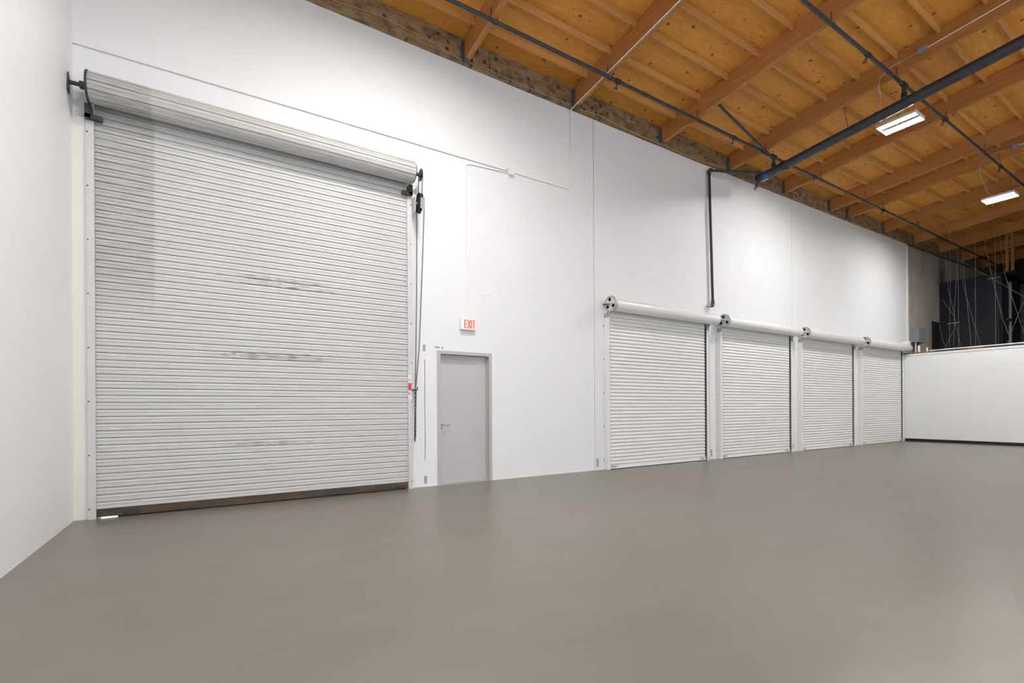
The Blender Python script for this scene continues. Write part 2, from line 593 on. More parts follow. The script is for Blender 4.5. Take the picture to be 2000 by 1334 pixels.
for x in BX:
    y0, y1 = -.076, YBACK
    w = .046
    lo = [(x - w, y0, roof(x, y0, 0)), (x + w, y0, roof(x, y0, 0)), (x + w, y1, roof(x, y1, 0)), (x - w, y1, roof(x, y1, 0))]
    hi = [(px, py, roof(x, py, .395)) for px, py, pz in lo]
    bm_ = obj('beam', MB().hexa(lo, hi), M['beam'], ceil)
    z = roof(x, -.1, 0)
    h = MB()
    h.box(x - w - .006, x + w + .006, -.17, -.077, z - .012, z - .001)
    h.box(x - w - .010, x - w - .001, -.14, -.077, z - .012, z + .33).box(x + w + .001, x + w + .010, -.14, -.077, z - .012, z + .33)
    h.box(x - w - .045, x - w - .010, -.086, -.077, z + .02, z + .33).box(x + w + .010, x + w + .045, -.086, -.077, z + .02, z + .33)
    obj('joist_hanger', h, M['hanger'], bm_)
LJ = [XL, 4.07, 6.50, 13.86, 21.2, XFAR]
bolt_src = None
measured = {0: [(2.23, 7.26), (3.11, 7.36), (3.27, 7.17), (3.82, 7.36), (3.72, 7.15), (3.97, 7.22), (1.3, 7.2), (.3, 7.3)],
            1: [(4.2, 7.36), (4.2, 7.14), (4.88, 7.25), (5.56, 7.33), (5.72, 7.13), (6.2, 7.3), (6.2, 7.13), (6.4, 7.22)]}
for i in range(len(LJ) - 1):
    x0, x1 = LJ[i] + .004, LJ[i + 1] - .004
    b = MB()
    k = max(1, int((x1 - x0) / 1.2))
    for j in range(k):
        a, c = x0 + (x1 - x0) * j / k, x0 + (x1 - x0) * (j + 1) / k
        lo = [(a, 0.055, ZB(a)), (c, 0.055, ZB(c)), (c, -.075, ZB(c)), (a, -.075, ZB(a))]
        b.hexa(lo, [(x, y, roof(x, y, .388)) for x, y, z in lo])
    lb = obj('ledger_board', b, M['ledger'], ceil)
    pts = measured.get(i)
    if pts is None:
        pts = [(x0 + .12, ZB(x0) + .09), (x0 + .12, ZB(x0) + .27), (x0 + .3, ZB(x0) + .18), (x1 - .12, ZB(x1) + .09), (x1 - .12, ZB(x1) + .27)]
        x = x0 + 1.0
        s = 0
        while x < x1 - .6:
            pts.append((x, ZB(x) + (.12 if s else .27)))
            s ^= 1
            x += .62 + random.random() * .5
    for x, z in pts:
        if bolt_src is None:
            bolt_src = obj('bolt', MB().tube([(x, -.080, z), (x, -.070, z)], .032, 10), M['dark_steel'], lb)
            b0 = Vector((x, 0, z))
        else:
            inst('bolt', bolt_src, Vector((x, 0, z)) - b0, lb)

# ------------------------------------------------------------------ grey exit door (door_1)
d1 = bpy.data.objects.new('door_1', None)
put(d1, (3.6, .03, 0))
d1['kind'] = 'structure'
d1['label'] = 'grey steel exit door in a grey frame under the exit sign'
b = MB()
b.box(3.094, 3.150, -.018, .14, 0, 2.212).box(4.058, 4.113, -.018, .14, 0, 2.212).box(3.150, 4.058, -.018, .14, 2.158, 2.212)
fr = obj('door_frame', b, M['frame_grey'], d1)
b = MB().box(3.150, 3.166, .118, .14, 0, 2.158).box(4.042, 4.058, .05, .118, 0, 2.158).box(3.150, 4.058, .118, .14, 2.142, 2.158)
obj('door_stop', b, M['frame_grey'], d1)
leaf = obj('door_leaf', MB().box(3.153, 4.040, .075, .117, .008, 2.155), M['door_grey'], d1)
obj('handle_plate', MB().box(3.178, 3.212, .064, .075, .905, 1.125), M['steel'], leaf)
obj('lever_handle', MB().tube([(3.195, .07, .985), (3.195, .012, .985), (3.21, .006, .985), (3.315, .006, .983), (3.325, .02, .983)], .010, 8), M['steel'], leaf, True)
obj('keyhole', MB().tube([(3.195, .058, .93), (3.195, .066, .93)], .011, 10), M['dark_steel'], leaf)
obj('threshold', MB().box(3.15, 4.058, .01, .14, 0, .008), M['steel'], d1)

# ------------------------------------------------------------------ tall grey roll-up door
CYB = -.045                                   # plane of the curtain
big = thing('roll_up_door', (.70, -.04, 0), 'tall weathered grey roll-up shutter door with exposed coil, widest in the room', 'roller door')
P0 = .083
prof = [(.004, 0), (-.012, .005), (-.0135, .010), (-.0125, .036), (-.007, .040), (-.0065, .044), (-.0115, .049), (-.0115, .058), (-.008, .071), (.000, .081), (.006, .083), (.010, .083), (.010, 0)]
b = MB().prism_x([(CYB + y, .105 + z) for y, z in prof], -1.172, 2.572)
s0 = obj('slat', b, M['shutter'], big)
for k in range(1, 57):
    inst('slat', s0, (0, 0, P0 * k), big)
b = MB()
b.prism_x([(CYB - .03, .018), (CYB - .03, .026), (CYB - .006, .028), (CYB - .006, .105), (CYB + .012, .105), (CYB + .012, .018)], -1.172, 2.572)
bar = obj('bottom_bar', b, M['rust_dark'], big)
obj('rubber_seal', MB().box(-.98, 2.54, CYB - .014, CYB + .006, .0, .019), M['black'], bar)
for x in (-.93, 2.36):
    obj('slide_latch', MB().box(x, x + .16, CYB - .034, CYB - .006, .035, .065).box(x + .05, x + .11, CYB - .042, CYB - .03, .03, .07), M['dark_steel'], bar)
# coil: the curtain wound on its barrel
CC, CR = (-.225, 4.90), .165
pts = []
NF = 11
for k in range(NF):
    for fr_, rr in ((0.01, CR * .915), (.05, CR), (.50, CR * .972), (.53, CR * .945), (.57, CR * .972), (.97, CR * .955)):
        a = 2 * math.pi * (k + fr_) / NF
        pts.append((CC[0] - rr * math.sin(a + .45), CC[1] - rr * math.cos(a + .45)))
coil = obj('coil', MB().prism_x(pts, -1.185, 2.615), M['coil'], big)
# curtain lead-in between coil and head of the guides
obj('end_plate', MB().prism_x([(CC[0] + .172 * math.cos(a), CC[1] + .172 * math.sin(a)) for a in [2 * math.pi * k / 18 for k in range(18)]], -1.205, -1.187), M['dark_steel'], big)
obj('end_plate', MB().prism_x([(CC[0] + .145 * math.cos(a), CC[1] + .145 * math.sin(a)) for a in [2 * math.pi * k / 18 for k in range(18)]], 2.617, 2.633), M['dark_steel'], big)
obj('shaft', MB().tube([(-1.36, CC[0], CC[1]), (-1.27, CC[0], CC[1]), (-1.268, CC[0], CC[1]), (-1.206, CC[0], CC[1])], [.022, .022, .042, .042], 10), M['dark_steel'], big, True)
obj('shaft_plate', MB().prism_x([(CC[0] - .05, CC[1] - .10), (CC[0] + .03, CC[1] - .12), (CC[0] + .05, CC[1] + .05), (CC[0] - .02, CC[1] + .10)], -1.368, -1.356), M['dark_steel'], big)
obj('shaft', MB().tube([(2.634, CC[0], CC[1]), (2.72, CC[0], CC[1])], .026, 10), M['dark_steel'], big, True)
for side, x0, x1 in ((0, -1.246, -1.172), (1, 2.572, 2.646)):
    b = MB()
    inner = x1 if side == 0 else x0
    b.box(x0, x1, -.078, -.072, 0, 4.60)
    b.box(*( (x0, x0 + .006) if side == 0 else (x1 - .006, x1)), -.072, 0, 0, 4.60)
    b.box(x0, x1, -.018, -.012, 0, 4.60)
    g = obj('guide_rail', b, M['rail'], big)
    for k in range(8):
        z = .12 + .62 * k
        xb = x0 + .014 if side == 0 else x1 - .016
        obj('bolt', MB().tube([(xb, -.086, z), (xb, -.078, z)], .008, 6), M['dark_steel'], g)
    # curved guide stop at the head of the rail
    xa, xb2 = (x0 + .0, x0 + .155) if side == 0 else (x1 - .165, x1)
    obj('head_stop', MB().box(xa, xb2, -.135, -.080, 4.595, 4.645).box(xa if side == 0 else xb2 - .055, xa + .055 if side == 0 else xb2, -.135, -.012, 4.60, 4.76), M['dark_steel'], g)
    if side == 1:
        sk = obj('warning_sticker', MB().box(2.573, 2.632, -.0795, -.078, 1.40, 1.79), M['sticker'], g)
        obj('red_block', MB().box(2.576, 2.628, -.0805, -.0795, 1.545, 1.66), M['red'], sk)
        bl = MB()
        for zz, w in ((1.70, .045), (1.715, .03), (1.575, .03), (1.495, .022), (1.505, .03), (1.48, .03)):
            bl.box(2.58, 2.58 + w, -.0812, -.0796, zz, zz + .006)
        obj('printed_lines', bl, M['ink'], sk)
        obj('white_band', MB().box(2.576, 2.628, -.0806, -.0796, 1.525, 1.543), M['sticker'], sk)
# ivory column guard left of the rail
pg = obj('jamb_guard', MB().box(-1.372, -1.248, -.05, -.001, 0, 4.62), M['pier'], wf)

# ------------------------------------------------------------------ chain hoist of the tall door
ho = thing('chain_hoist', (2.70, -.15, .7), 'black hand chain hoist with long hanging chain at right of tall shutter', 'hoist')


def disc_x(b, x, y, z, r, w, n=20):
    return b.prism_x([(y + r * math.cos(2 * math.pi * k / n), z + r * math.sin(2 * math.pi * k / n)) for k in range(n)], x - w / 2, x + w / 2)


sp = MB()
disc_x(sp, 2.742, CC[0], CC[1], .092, .012, 24)
disc_x(sp, 2.735, CC[0], CC[1], .040, .040, 14)
obj('sprocket', sp, M['dark_steel'], ho)
hb = MB()
hb.box(2.652, 2.662, -.22, -.02, 4.33, 4.56).box(2.652, 2.70, -.03, -.001, 4.33, 4.56)
br_ = obj('bracket', hb, M['rail'], ho)
gx = 2.72
hw = MB()
disc_x(hw, gx, -.24, 4.52, .085, .055)
hw.prism_x([(-.325, 4.52), (-.155, 4.52), (-.12, 4.38), (-.18, 4.31), (-.26, 4.34)], gx - .03, gx + .03)
hs = obj('chain_wheel', hw, M['black'], ho)
obj('chain_guard', MB().prism_x([(-.345, 4.50), (-.325, 4.50), (-.305, 4.35), (-.33, 4.34)], gx - .02, gx + .045), M['plate'], hs)
obj('axle', MB().tube([(2.655, -.20, 4.45), (gx + .04, -.20, 4.45)], .022, 10), M['steel'], hs)


def chain(path, pitch=.030, name='chain'):
    P = [Vector(q) for q in path]
    b = MB()
    acc = 0
    k = 0
    for i in range(len(P) - 1):
        d = P[i + 1] - P[i]
        n = max(1, int(d.length / pitch))
        for j in range(n):
            c = P[i] + d * ((j + .5) / n)
            b.link(c, d, (1, 0, 0) if k % 2 else (0, 1, 0), pitch * .98, .019, .0042)
            k += 1
    return obj(name, b, M['dark_steel'], ho)


chain([(2.742, CC[0] + .088, 4.88), (2.725, -.17, 4.56)], .022)
chain([(2.742, CC[0] - .088, 4.88), (2.735, -.29, 4.58)], .022)
chain([(2.69, -.19, 4.32), (2.685, -.17, 3.0), (2.672, -.13, 1.58)])
chain([(2.76, -.32, 4.36), (2.745, -.26, 3.4), (2.715, -.19, 2.2), (2.676, -.14, 1.58)])
chain([(2.668, -.13, 1.57), (2.660, -.12, .74)])
chain([(2.682, -.14, 1.57), (2.662, -.13, .74)])
chain([(2.674, -.15, 1.57), (2.668, -.135, .80)])
obj('chain_hook', MB().box(2.63, 2.70, -.165, -.001, 1.545, 1.562).box(2.69, 2.70, -.165, -.155, 1.545, 1.60), M['dark_steel'], ho)

# ------------------------------------------------------------------ four white roll-up doors
SP = .0738
sprof = [(.004, 0), (-.014, .005), (-.0175, .014), (-.018, .026), (-.015, .042), (-.009, .057), (-.001, .069), (.006, .0738), (.010, .0738), (.010, 0)]
names = ['white roll-up shutter door nearest the grey exit door, first of four',
         'white roll-up shutter door second of four from the exit door',
         'white roll-up shutter door third of four from the exit door',
         'white roll-up shutter door against the far white end wall']


def white_door(x0):
    r = thing('roll_up_door', (x0 + 1.55, -.04, 0), names[0], 'roller door', 'white roll-up doors along the wall')
    x1 = x0 + 3.115
    cy = -.05
    s = obj('slat', MB().prism_x([(cy + y, .085 + z) for y, z in sprof], x0 + .004, x1 - .022), M['slat_white'], r)
    for k in range(1, 44):
        inst('slat', s, (0, 0, SP * k), r)
    bt = obj('bottom_bar', MB().box(x0 + .004, x1 - .02, cy - .022, cy + .01, .012, .085).box(x0 + .004, x1 - .02, cy - .05, cy - .022, .012, .022), M['slat_white'], r)
    for xx in (x0 + .06, x1 - .24):
        obj('slide_latch', MB().box(xx, xx + .16, cy - .036, cy - .022, .045, .065).box(xx + .06, xx + .10, cy - .046, cy - .03, .04, .07), M['plate'], bt)
    obj('rubber_seal', MB().box(x0 + .02, x1 - .03, cy - .01, cy + .006, 0, .013), M['black'], bt)
    for sd, a, c in ((0, x0 - .055, x0 + .012), (1, x1 - .004, x1 + .062)):
        b = MB().box(a, c, -.106, -.098, 0, 3.14)
        b.box(*((a, a + .008) if sd == 0 else (c - .008, c)), -.098, 0, 0, 3.14)
        b.box(a, c, -.022, -.016, 0, 3.14)
        g = obj('guide_rail', b, M['white_metal'], r)
        for k in range(5):
            xb = a - .012 if sd == 0 else c + .012
            obj('bolt', MB().tube([(xb, -.012, .2 + .68 * k), (xb, 0, .2 + .68 * k)], .011, 6), M['dark_steel'], g)
        obj('wall_angle', MB().box(*((a - .035, a) if sd == 0 else (c, c + .035)), -.007, -.001, 0, 3.14), M['white_metal'], g)
    obj('edge_gap', MB().box(x1 - .020, x1 - .006, -.075, -.030, .01, 3.30), M['hole'], r)
    # tube cover
    ty, tz, tr_ = -.215, 3.325, .126
    prof_ = [(x0 + .02, tr_ * .80), (x0 + .03, tr_), (x1 + .185, tr_), (x1 + .21, tr_ * .96), (x1 + .225, tr_ * .80)]
    obj('tube_cover', MB().tube([(px, ty, tz) for px, q in prof_], [q for px, q in prof_], 28), M['tube'], r, True)
    # drive disc with three holes and its wall bracket
    b = MB()
    dx, dr = x0 - .055, .158
    disc_x(b, dx, ty, tz + .01, dr, .030, 28)
    disc_x(b, dx - .022, ty, tz + .01, .045, .030, 14)
    dd = obj('drive_disc', b, M['disc'], r)
    for an in (100, 215, 330):
        a = math.radians(an)
        b = MB()
        disc_x(b, dx - .0165, ty - .092 * math.cos(a), tz + .01 + .092 * math.sin(a), .037, .006, 12)
        obj('hole', b, M['hole'], dd)
    obj('disc_rim', MB().tube([(dx - .02, ty + (dr - .006) * math.cos(2 * math.pi * k / 28), tz + .01 + (dr - .006) * math.sin(2 * math.pi * k / 28)) for k in range(29)], .009, 6, False), M['plate'], dd)
    obj('tension_arm', MB().tube([(dx - .03, ty - .02, tz + .0), (dx - .035, -.03, tz + .03)], .012, 6), M['dark_steel'], dd)
    bk = obj('bracket', MB().prism_x([(0, 3.13), (0, 3.42), (-.03, 3.42), (ty, tz + .03), (ty, tz - .04), (-.10, 3.13)], x0 - .036, x0 - .026), M['white_metal'], r)
    obj('strut', MB().tube([(x0 - .045, -.01, 3.12), (x0 - .05, ty + .03, tz - .06)], .011, 6), M['white_metal'], bk)
    obj('wall_plate', MB().box(x0 - .135, x0 - .036, -.012, -.001, 3.05, 3.43), M['white_metal'], bk)
    obj('bracket', MB().prism_x([(0, 3.15), (0, 3.40), (ty, tz + .03), (ty, tz - .04), (-.10, 3.13)], x1 + .07, x1 + .08), M['white_metal'], r)
    obj('head_stop', MB().box(x1 - .01, x1 + .05, -.125, -.108, 3.09, 3.17).box(x1 + .045, x1 + .058, -.125, -.02, 3.06, 3.18), M['plate'], r)
    obj('head_stop', MB().box(x0 - .05, x0 - .01, -.125, -.108, 3.11, 3.16).box(x0 - .058, x0 - .045, -.12, -.02, 3.08, 3.17), M['plate'], r)
    return r


def copy_tree(o, parent=None):
    c = o.copy()
    COL.objects.link(c)
    c.parent = parent
    for ch in list(o.children):
        copy_tree(ch, c)
    return c


wd = white_door(6.80)
doors = [wd]
for i in range(1, 4):
    c = copy_tree(wd)
    c.location = wd.location + Vector((3.69 * i, 0, 0))
    c['label'] = names[i]
    WLOC[c.name] = Vector(c.location)
    doors.append(c)
obj('end_cover', MB().box(21.22, 21.37, -.22, -.001, 3.36, 3.60), M['white_metal'], doors[3])

# ------------------------------------------------------------------ exit sign
ex = thing('exit_sign', (3.64, -.03, 2.585), 'red and white lit EXIT sign above the grey door', 'exit sign')
hs_ = obj('housing', MB().box(3.50, 3.775, -.062, -.012, 2.585, 2.768).box(3.49, 3.57, -.012, -.001, 2.66, 2.79), M['white_metal'], ex)
fc = obj('face', MB().box(3.512, 3.770, -.0645, -.062, 2.592, 2.762), M['exit_face'], ex)


def letter(name, segs):
    b = MB()
    for (x0, z0), (x1, z1), w in segs:
        d = Vector((x1 - x0, 0, z1 - z0))
        s_ = Vector((-d.z, 0, d.x)).normalized() * w / 2
        a, c = Vector((x0, -.0655, z0)), Vector((x1, -.0655, z1))
        lo = [a - s_, c - s_, c + s_, a + s_]
        b.hexa([tuple(v) for v in lo], [tuple(v + Vector((0, -.003, 0))) for v in lo])
    return obj(name, b, M['exit_red'], fc)


zl, zh, W_ = 2.608, 2.748, .018
letter('letter_e', [((3.569, zl), (3.569, zh), W_), ((3.578, zl + .008), (3.613, zl + .008), .016), ((3.578, (zl + zh) / 2), (3.607, (zl + zh) / 2), .016), ((3.578, zh - .008), (3.613, zh - .008), .016)])
letter('letter_x', [((3.630, zl), (3.674, zh), W_), ((3.674, zl), (3.630, zh), W_)])
letter('letter_i', [((3.697, zl), (3.697, zh), W_)])
letter('letter_t', [((3.741, zl), (3.741, zh - .016), W_), ((3.716, zh - .008), (3.766, zh - .008), .016)])

# ------------------------------------------------------------------ conduits on the white wall
R_ = .010


def run(path, r=R_, n=7):
    return MB().tube(path, r, n)


cy = -.014
tag(obj('conduit', run([(XL + .01, cy, 5.475), (4.46, cy, 5.500)]), M['white_metal'], None, True),
    'long horizontal white conduit high across wall above tall shutter', 'conduit')
tag(obj('conduit', run([(3.628, cy, 2.79), (3.632, cy, 5.33), (3.642, cy, 5.38), (3.668, cy, 5.41), (3.71, cy, 5.42), (4.46, cy, 5.462)]), M['white_metal'], None, True),
    'white conduit rising from the exit sign and bending to the junction box', 'conduit')
tag(obj('conduit', run([(4.56, cy, 5.495), (5.80, cy, 5.495), (5.845, cy, 5.505), (5.868, cy, 5.53), (5.875, cy, 5.58), (5.895, cy, 7.045)]), M['white_metal'], None, True),
    'white conduit climbing the wall from the junction box up to a beam end', 'conduit')
tag(obj('conduit', run([(5.895, cy, 7.03), (5.898, -.06, 7.045), (5.900, -.19, roof(5.96, -.19, -.011)), (5.905, -8.0, roof(5.96, -8.0, -.011))]), M['white_metal'], None, True),
    'white conduit running along the underside edge of the second beam', 'conduit')
jb = thing('junction_box', (4.51, -.02, 5.43), 'small white junction box joining the conduits above the exit door', 'junction box')
obj('box', MB().box(4.465, 4.565, -.05, -.001, 5.435, 5.535), M['white_metal'], jb)
obj('cover', MB().box(4.460, 4.570, -.054, -.05, 5.43, 5.54), M['trim'], jb)
obj('nipple', MB().tube([(4.43, -.025, 5.525), (4.475, -.025, 5.55)], .014, 8), M['white_metal'], jb)

# cables slung along the ledger
tag(obj('cable', run([(1.0, -.082, 7.15), (1.51, -.085, 7.17), (2.18, -.09, 7.235), (2.5, -.085, 7.215), (2.79, -.085, 7.185), (3.1, -.085, 7.15), (3.41, -.085, 7.10), (3.53, -.09, 7.07)], .006, 6), M['cable'], None, True),
    'thin pale cable along the ledger left of the nearest beam', 'cable')
tag(obj('cable', run([(3.70, -.085, 7.09), (4.1, -.084, 7.11), (4.6, -.084, 7.09), (5.2, -.084, 7.08), (5.85, -.084, 7.10)], .005, 6), M['cable'], None, True),
    'thin pale cable along the ledger above the exit door', 'cable')
tag(obj('cable', run([(6.1, -.083, 7.085), (6.63, -.083, 7.13), (7.0, -.083, 7.10), (7.42, -.083, 7.07), (7.8, -.083, 7.055), (8.3, -.09, 7.055), (8.52, -.09, 7.075), (9.21, -.085, 7.04), (9.8, -.083, 7.06), (10.34, -.083, 7.10), (10.75, -.083, 7.16)], .007, 6), M['yellow'], None, True),
    'yellow cable sagging along the ledger between the beams', 'cable')

# ------------------------------------------------------------------ sprinkler pipes
MX = 11.2


def main_z(y):
    return 6.80 + (-1.047 - y) * .093


mp_ = thing('sprinkler_main', (MX, -6, 6.7), 'thick blue-grey sprinkler main pipe running under the roof beams', 'pipe')
obj('pipe', MB().tube([(MX, -.62, main_z(-.62)), (MX, -12.0, main_z(-12.0))], .098, 24), M['pipe'], mp_, True)
obj('end_cap', MB().tube([(MX, -.56, main_z(-.56)), (MX, -.60, main_z(-.6)), (MX, -.70, main_z(-.7))], [.06, .108, .108], 20), M['pipe_dark'], mp_, True)
for y in (-1.25, -5.6):
    z = main_z(y)
    obj('coupling', MB().tube([(MX, y - .05, main_z(y - .05)), (MX, y + .05, main_z(y + .05))], .113, 24), M['pipe_dark'], mp_, True)
obj('blue_tag', MB().tube([(MX, -.78, main_z(-.78)), (MX, -.90, main_z(-.90))], .1005, 24), M['blue_tag'], mp_, True)
obj('paper_label', MB().tube([(MX + .0, -.70, main_z(-.70) - .095), (MX + .0, -.86, main_z(-.86) - .095)], .014, 8), M['sticker'], mp_)
vz = main_z(-.62)
obj('drain_valve', MB().tube([(MX, -.60, vz - .06), (MX, -.58, vz - .16), (MX - .03, -.54, vz - .22)], [.028, .034, .022], 10), M['pipe_dark'], mp_, True)
obj('valve_lever', MB().box(MX - .10, MX - .02, -.60, -.58, vz - .20, vz - .18).box(MX - .10, MX - .075, -.60, -.58, vz - .25, vz - .18), M['brass'], mp_)
for y, zt in ((-1.05, 7.10), (-3.54, 7.33)):
    rs = obj('riser', MB().tube([(MX - .09, y, main_z(y) + .03), (MX - .09, y, zt)], .036, 12), M['pipe'], mp_, True)
    obj('collar', MB().tube([(MX - .09, y, main_z(y) + .07), (MX - .09, y, main_z(y) + .14)], .05, 12), M['pipe_dark'], rs, True)
    obj('elbow', MB().tube([(MX - .17, y, zt), (MX - .01, y, zt)], .047, 12), M['pipe_dark'], rs, True)
for x, y in ((MX, -2.6), (MX, -7.2)):
    zt = roof(BX[4], y, .1)
    obj('hanger_rod', MB().tube([(MX - .31, y, zt), (MX - .10, y, main_z(y) + .04)], .006, 6), M['dark_steel'], mp_)


def branch(label, y, z, x0, x1, r, heads, hang):
    t_ = thing('sprinkler_branch', ((x0 + x1) / 2, y, z), label, 'pipe')
    xm = MX - .09
    obj('pipe', MB().tube([(x0, y, z), (xm, y, z)], r, 12), M['pipe'], t_, True)
    obj('pipe', MB().tube([(xm, y, z), (x1, y, z + .02)], r * .82, 12), M['pipe'], t_, True)
    for x in heads:
        hd = obj('sprinkler_head', MB().tube([(x, y, z), (x, y + .02, z - .045), (x - .005, y + .035, z - .075)], [.020, .017, .013], 8), M['pipe_dark'], t_, True)
        obj('tee', MB().tube([(x - .06, y, z), (x + .06, y, z)], r * 1.32, 12), M['pipe_dark'], hd, True)
        obj('deflector', MB().tube([(x - .008, y + .04, z - .085), (x - .010, y + .045, z - .105)], [.014, .040], 10), M['pipe_dark'], hd)
    for x in hang:
        zt = roof(x, y, .12)
        w = .056
        b = MB().tube([(x - w, y, zt), (x - w, y, ZB(x) - PITCH * y + .0), (x - w + .012, y, z - r - .006), (x, y, z - r - .012), (x + w - .012, y, z - r - .006), (x + w, y, ZB(x) - PITCH * y), (x + w, y, zt)], .0055, 6)
        obj('pipe_hanger', b, M['dark_steel'], t_, True)
    return t_


branch('slim blue-grey sprinkler pipe nearest the white wall', -1.05, 7.09, XL + .02, 30.0, .031, [6.15, 9.59, 12.99, 16.91], BX[:10])
branch('slim blue-grey sprinkler pipe over the LED lamps farther from wall', -3.54, 7.33, XL + .02, 30.0, .031, [6.1, 9.62, 13.17, 17.01], BX[:10])
tag(obj('sway_brace', MB().tube([(8.475, -1.42, 7.27), (11.08, -1.07, 7.02)], .026, 10), M['pipe'], None, True),
    'diagonal brace pipe from beam to the end of the sprinkler main', 'pipe')
# drain pipe down the wall
dp = thing('drain_pipe', (10.2, -.08, 3.62), 'dark drain pipe dropping down the white wall to a maroon elbow', 'pipe')
obj('pipe', MB().tube([(10.185, -.08, 3.76), (10.075, -.08, 6.88)], .031, 12), M['pipe_dark'], dp, True)
obj('pipe', MB().tube([(10.07, -.08, 6.92), (10.12, -.14, 6.90), (10.20, -.27, 6.86), (10.26, -.30, 6.85), (11.13, -.70, 6.88)], .028, 12), M['pipe_dark'], dp, True)
obj('elbow', MB().tube([(10.078, -.08, 6.82), (10.072, -.08, 6.90), (10.085, -.10, 6.93), (10.115, -.14, 6.91)], .040, 12), M['pipe_dark'], dp, True)
obj('elbow', MB().tube([(10.183, -.08, 3.82), (10.186, -.08, 3.73), (10.165, -.08, 3.70), (10.10, -.075, 3.69)], .042, 12), M['pipe_red'], dp, True)
obj('drain_outlet', MB().tube([(10.10, -.075, 3.69), (10.06, -.07, 3.69), (10.035, -.06, 3.685), (10.03, -.05, 3.66)], [.026, .026, .034, .034], 10), M['plate'], dp, True)

# ------------------------------------------------------------------ LED lamps
RIM = .030


def lamp(x, y, z, label, beam_x, jy):
    t_ = thing('led_lamp', (x, y, z - .03), label, 'ceiling lamp', 'twin-strip LED lamps hung from the beams')
    L, W = .66, .49
    b = MB()

    def yprism(pts, y0, y1):
        i, n = len(b.v), len(pts)
        b.v += [(px, y0, pz) for px, pz in pts] + [(px, y1, pz) for px, pz in pts]
        b.f += [tuple(range(i, i + n)), tuple(range(i + 2 * n - 1, i + n - 1, -1))]
        b.f += [(i + k, i + (k + 1) % n, i + n + (k + 1) % n, i + n + k) for k in range(n)]
    w = W / 2
    yprism([(x - w, z - .02), (x - w + .02, z + .05), (x + w - .02, z + .05), (x + w, z - .02), (x + w - .008, z - .02), (x + w - .026, z + .035), (x - w + .026, z + .035), (x - w + .008, z - .02)], y - L / 2, y + L / 2)
    b.box(x - w, x + w, y - L / 2 - .006, y - L / 2, z - RIM, z + .05).box(x - w, x + w, y + L / 2, y + L / 2 + .006, z - RIM, z + .05)
    obj('housing', b, M['white_metal'], t_)
    obj('centre_spine', MB().box(x - .058, x + .058, y - L / 2, y + L / 2, z - .004, z + .034), M['spine'], t_)
    for s_ in (-1, 1):
        xc = x + s_ * .138
        obj('lens', MB().box(xc - .077, xc + .077, y - L / 2 + .004, y + L / 2 - .004, z + .006, z + .016), M['lens'], t_)
    obj('driver_box', MB().box(x - .05, x + .05, y - .2, y + .2, z + .05, z + .09), M['white_metal'], t_)
    for s_ in (-1, 1):
        yy = y + s_ * .27
        zt = roof(x, yy, .30)
        obj('hanger_cable', MB().tube([(x, yy, z + .05), (x, yy, roof(x, yy, .39))], .003, 5), M['wire'], t_)
    bx0 = beam_x - .046
    bj = obj('cord_box', MB().box(bx0 - .05, bx0 - .001, jy - .07, jy + .07, roof(beam_x, jy, .11), roof(beam_x, jy, .20)), M['galv'], t_)
    obj('power_cord', MB().tube([(bx0 - .03, jy + .06, roof(beam_x, jy, .15)), (bx0 - .05, jy + .45, roof(beam_x, jy, .12)), (bx0 - .07, jy + .62, roof(beam_x, jy, .02)), (bx0 - .05, jy + .66, roof(beam_x, jy, -.12)), (bx0 + .10, jy + .68, roof(beam_x, jy, -.26)), (x - .5, y + .15, z + .10), (x - .16, y + .12, z + .06)], .006, 6), M['wire'], bj, True)
    obj('conduit', MB().tube([(bx0 - .02, jy - .07, roof(beam_x, jy, .155)), (bx0 - .012, jy - 4.0, roof(beam_x, jy - 4.0, .10))], .009, 6), M['white_metal'], bj, True)
    return t_


lamp(12.27, -3.08, 7.20, 'bright twin-strip LED lamp beside the thick sprinkler main', 10.84, -3.93)
lamp(19.12, -3.05, 7.20, 'bright twin-strip LED lamp farther away near the mezzanine', 16.94, -3.84)
lamp(2.40, -3.08, 7.12, 'LED lamp in front of the tall shutter, out of the picture above', 3.61, -3.9)
lamp(.70, -6.0, 7.40, 'added unseen LED fill lamp overhead between the viewer and the left wall', 1.16, -6.4)  # unseen lamp, added to brighten the left wall and near front wall
for x, bx_, nm in ((17.0, 16.94, 'toward the end wall'),):
    lamp(x, -8.6, 7.65, 'added unseen LED fill lamp behind the viewer %s' % nm, bx_, -9.0)  # unseen lamp, added behind the camera to raise the room's brightness

# ------------------------------------------------------------------ above and behind the low end wall
eb = thing('electrical_box', (22.4, -.08, 3.62), 'grey metal electrical box on the bare concrete wall', 'electrical box')
obj('box', MB().box(22.12, 22.76, -.20, .058, 3.63, 4.17), M['galv'], eb)
obj('lid', MB().box(22.11, 22.77, -.212, -.20, 3.62, 4.18), M['galv'], eb)
obj('latch', MB().box(22.70, 22.73, -.222, -.212, 3.86, 3.92), M['steel'], eb)
for x in (22.22, 22.38):
    obj('conduit_stub', MB().tube([(x, -.08, 3.10), (x, -.08, 3.63)], .028, 10), M['white_metal'] if x < 22.3 else M['dark_steel'], eb, True)
tag(obj('conduit', MB().tube([(XE + .10, -.49, 3.15), (XE + .10, -.49, 3.40)], .035, 10), M['white_metal'], None, True), 'thick white pipe stub standing on end wall below electrical box', 'pipe')
tag(obj('conduit', MB().tube([(XE + .10, -.72, 3.15), (XE + .10, -.72, 3.31)], .025, 10), M['white_metal'], None, True), 'short white pipe stub standing alone on end wall top', 'pipe')
tag(obj('conduit', MB().tube([(XE + .06, -.80, 3.19), (XE + .06, -12.0, 3.19)], .022, 8), M['white_metal'], None, True), 'white pipe lying along the top of the end wall', 'pipe')
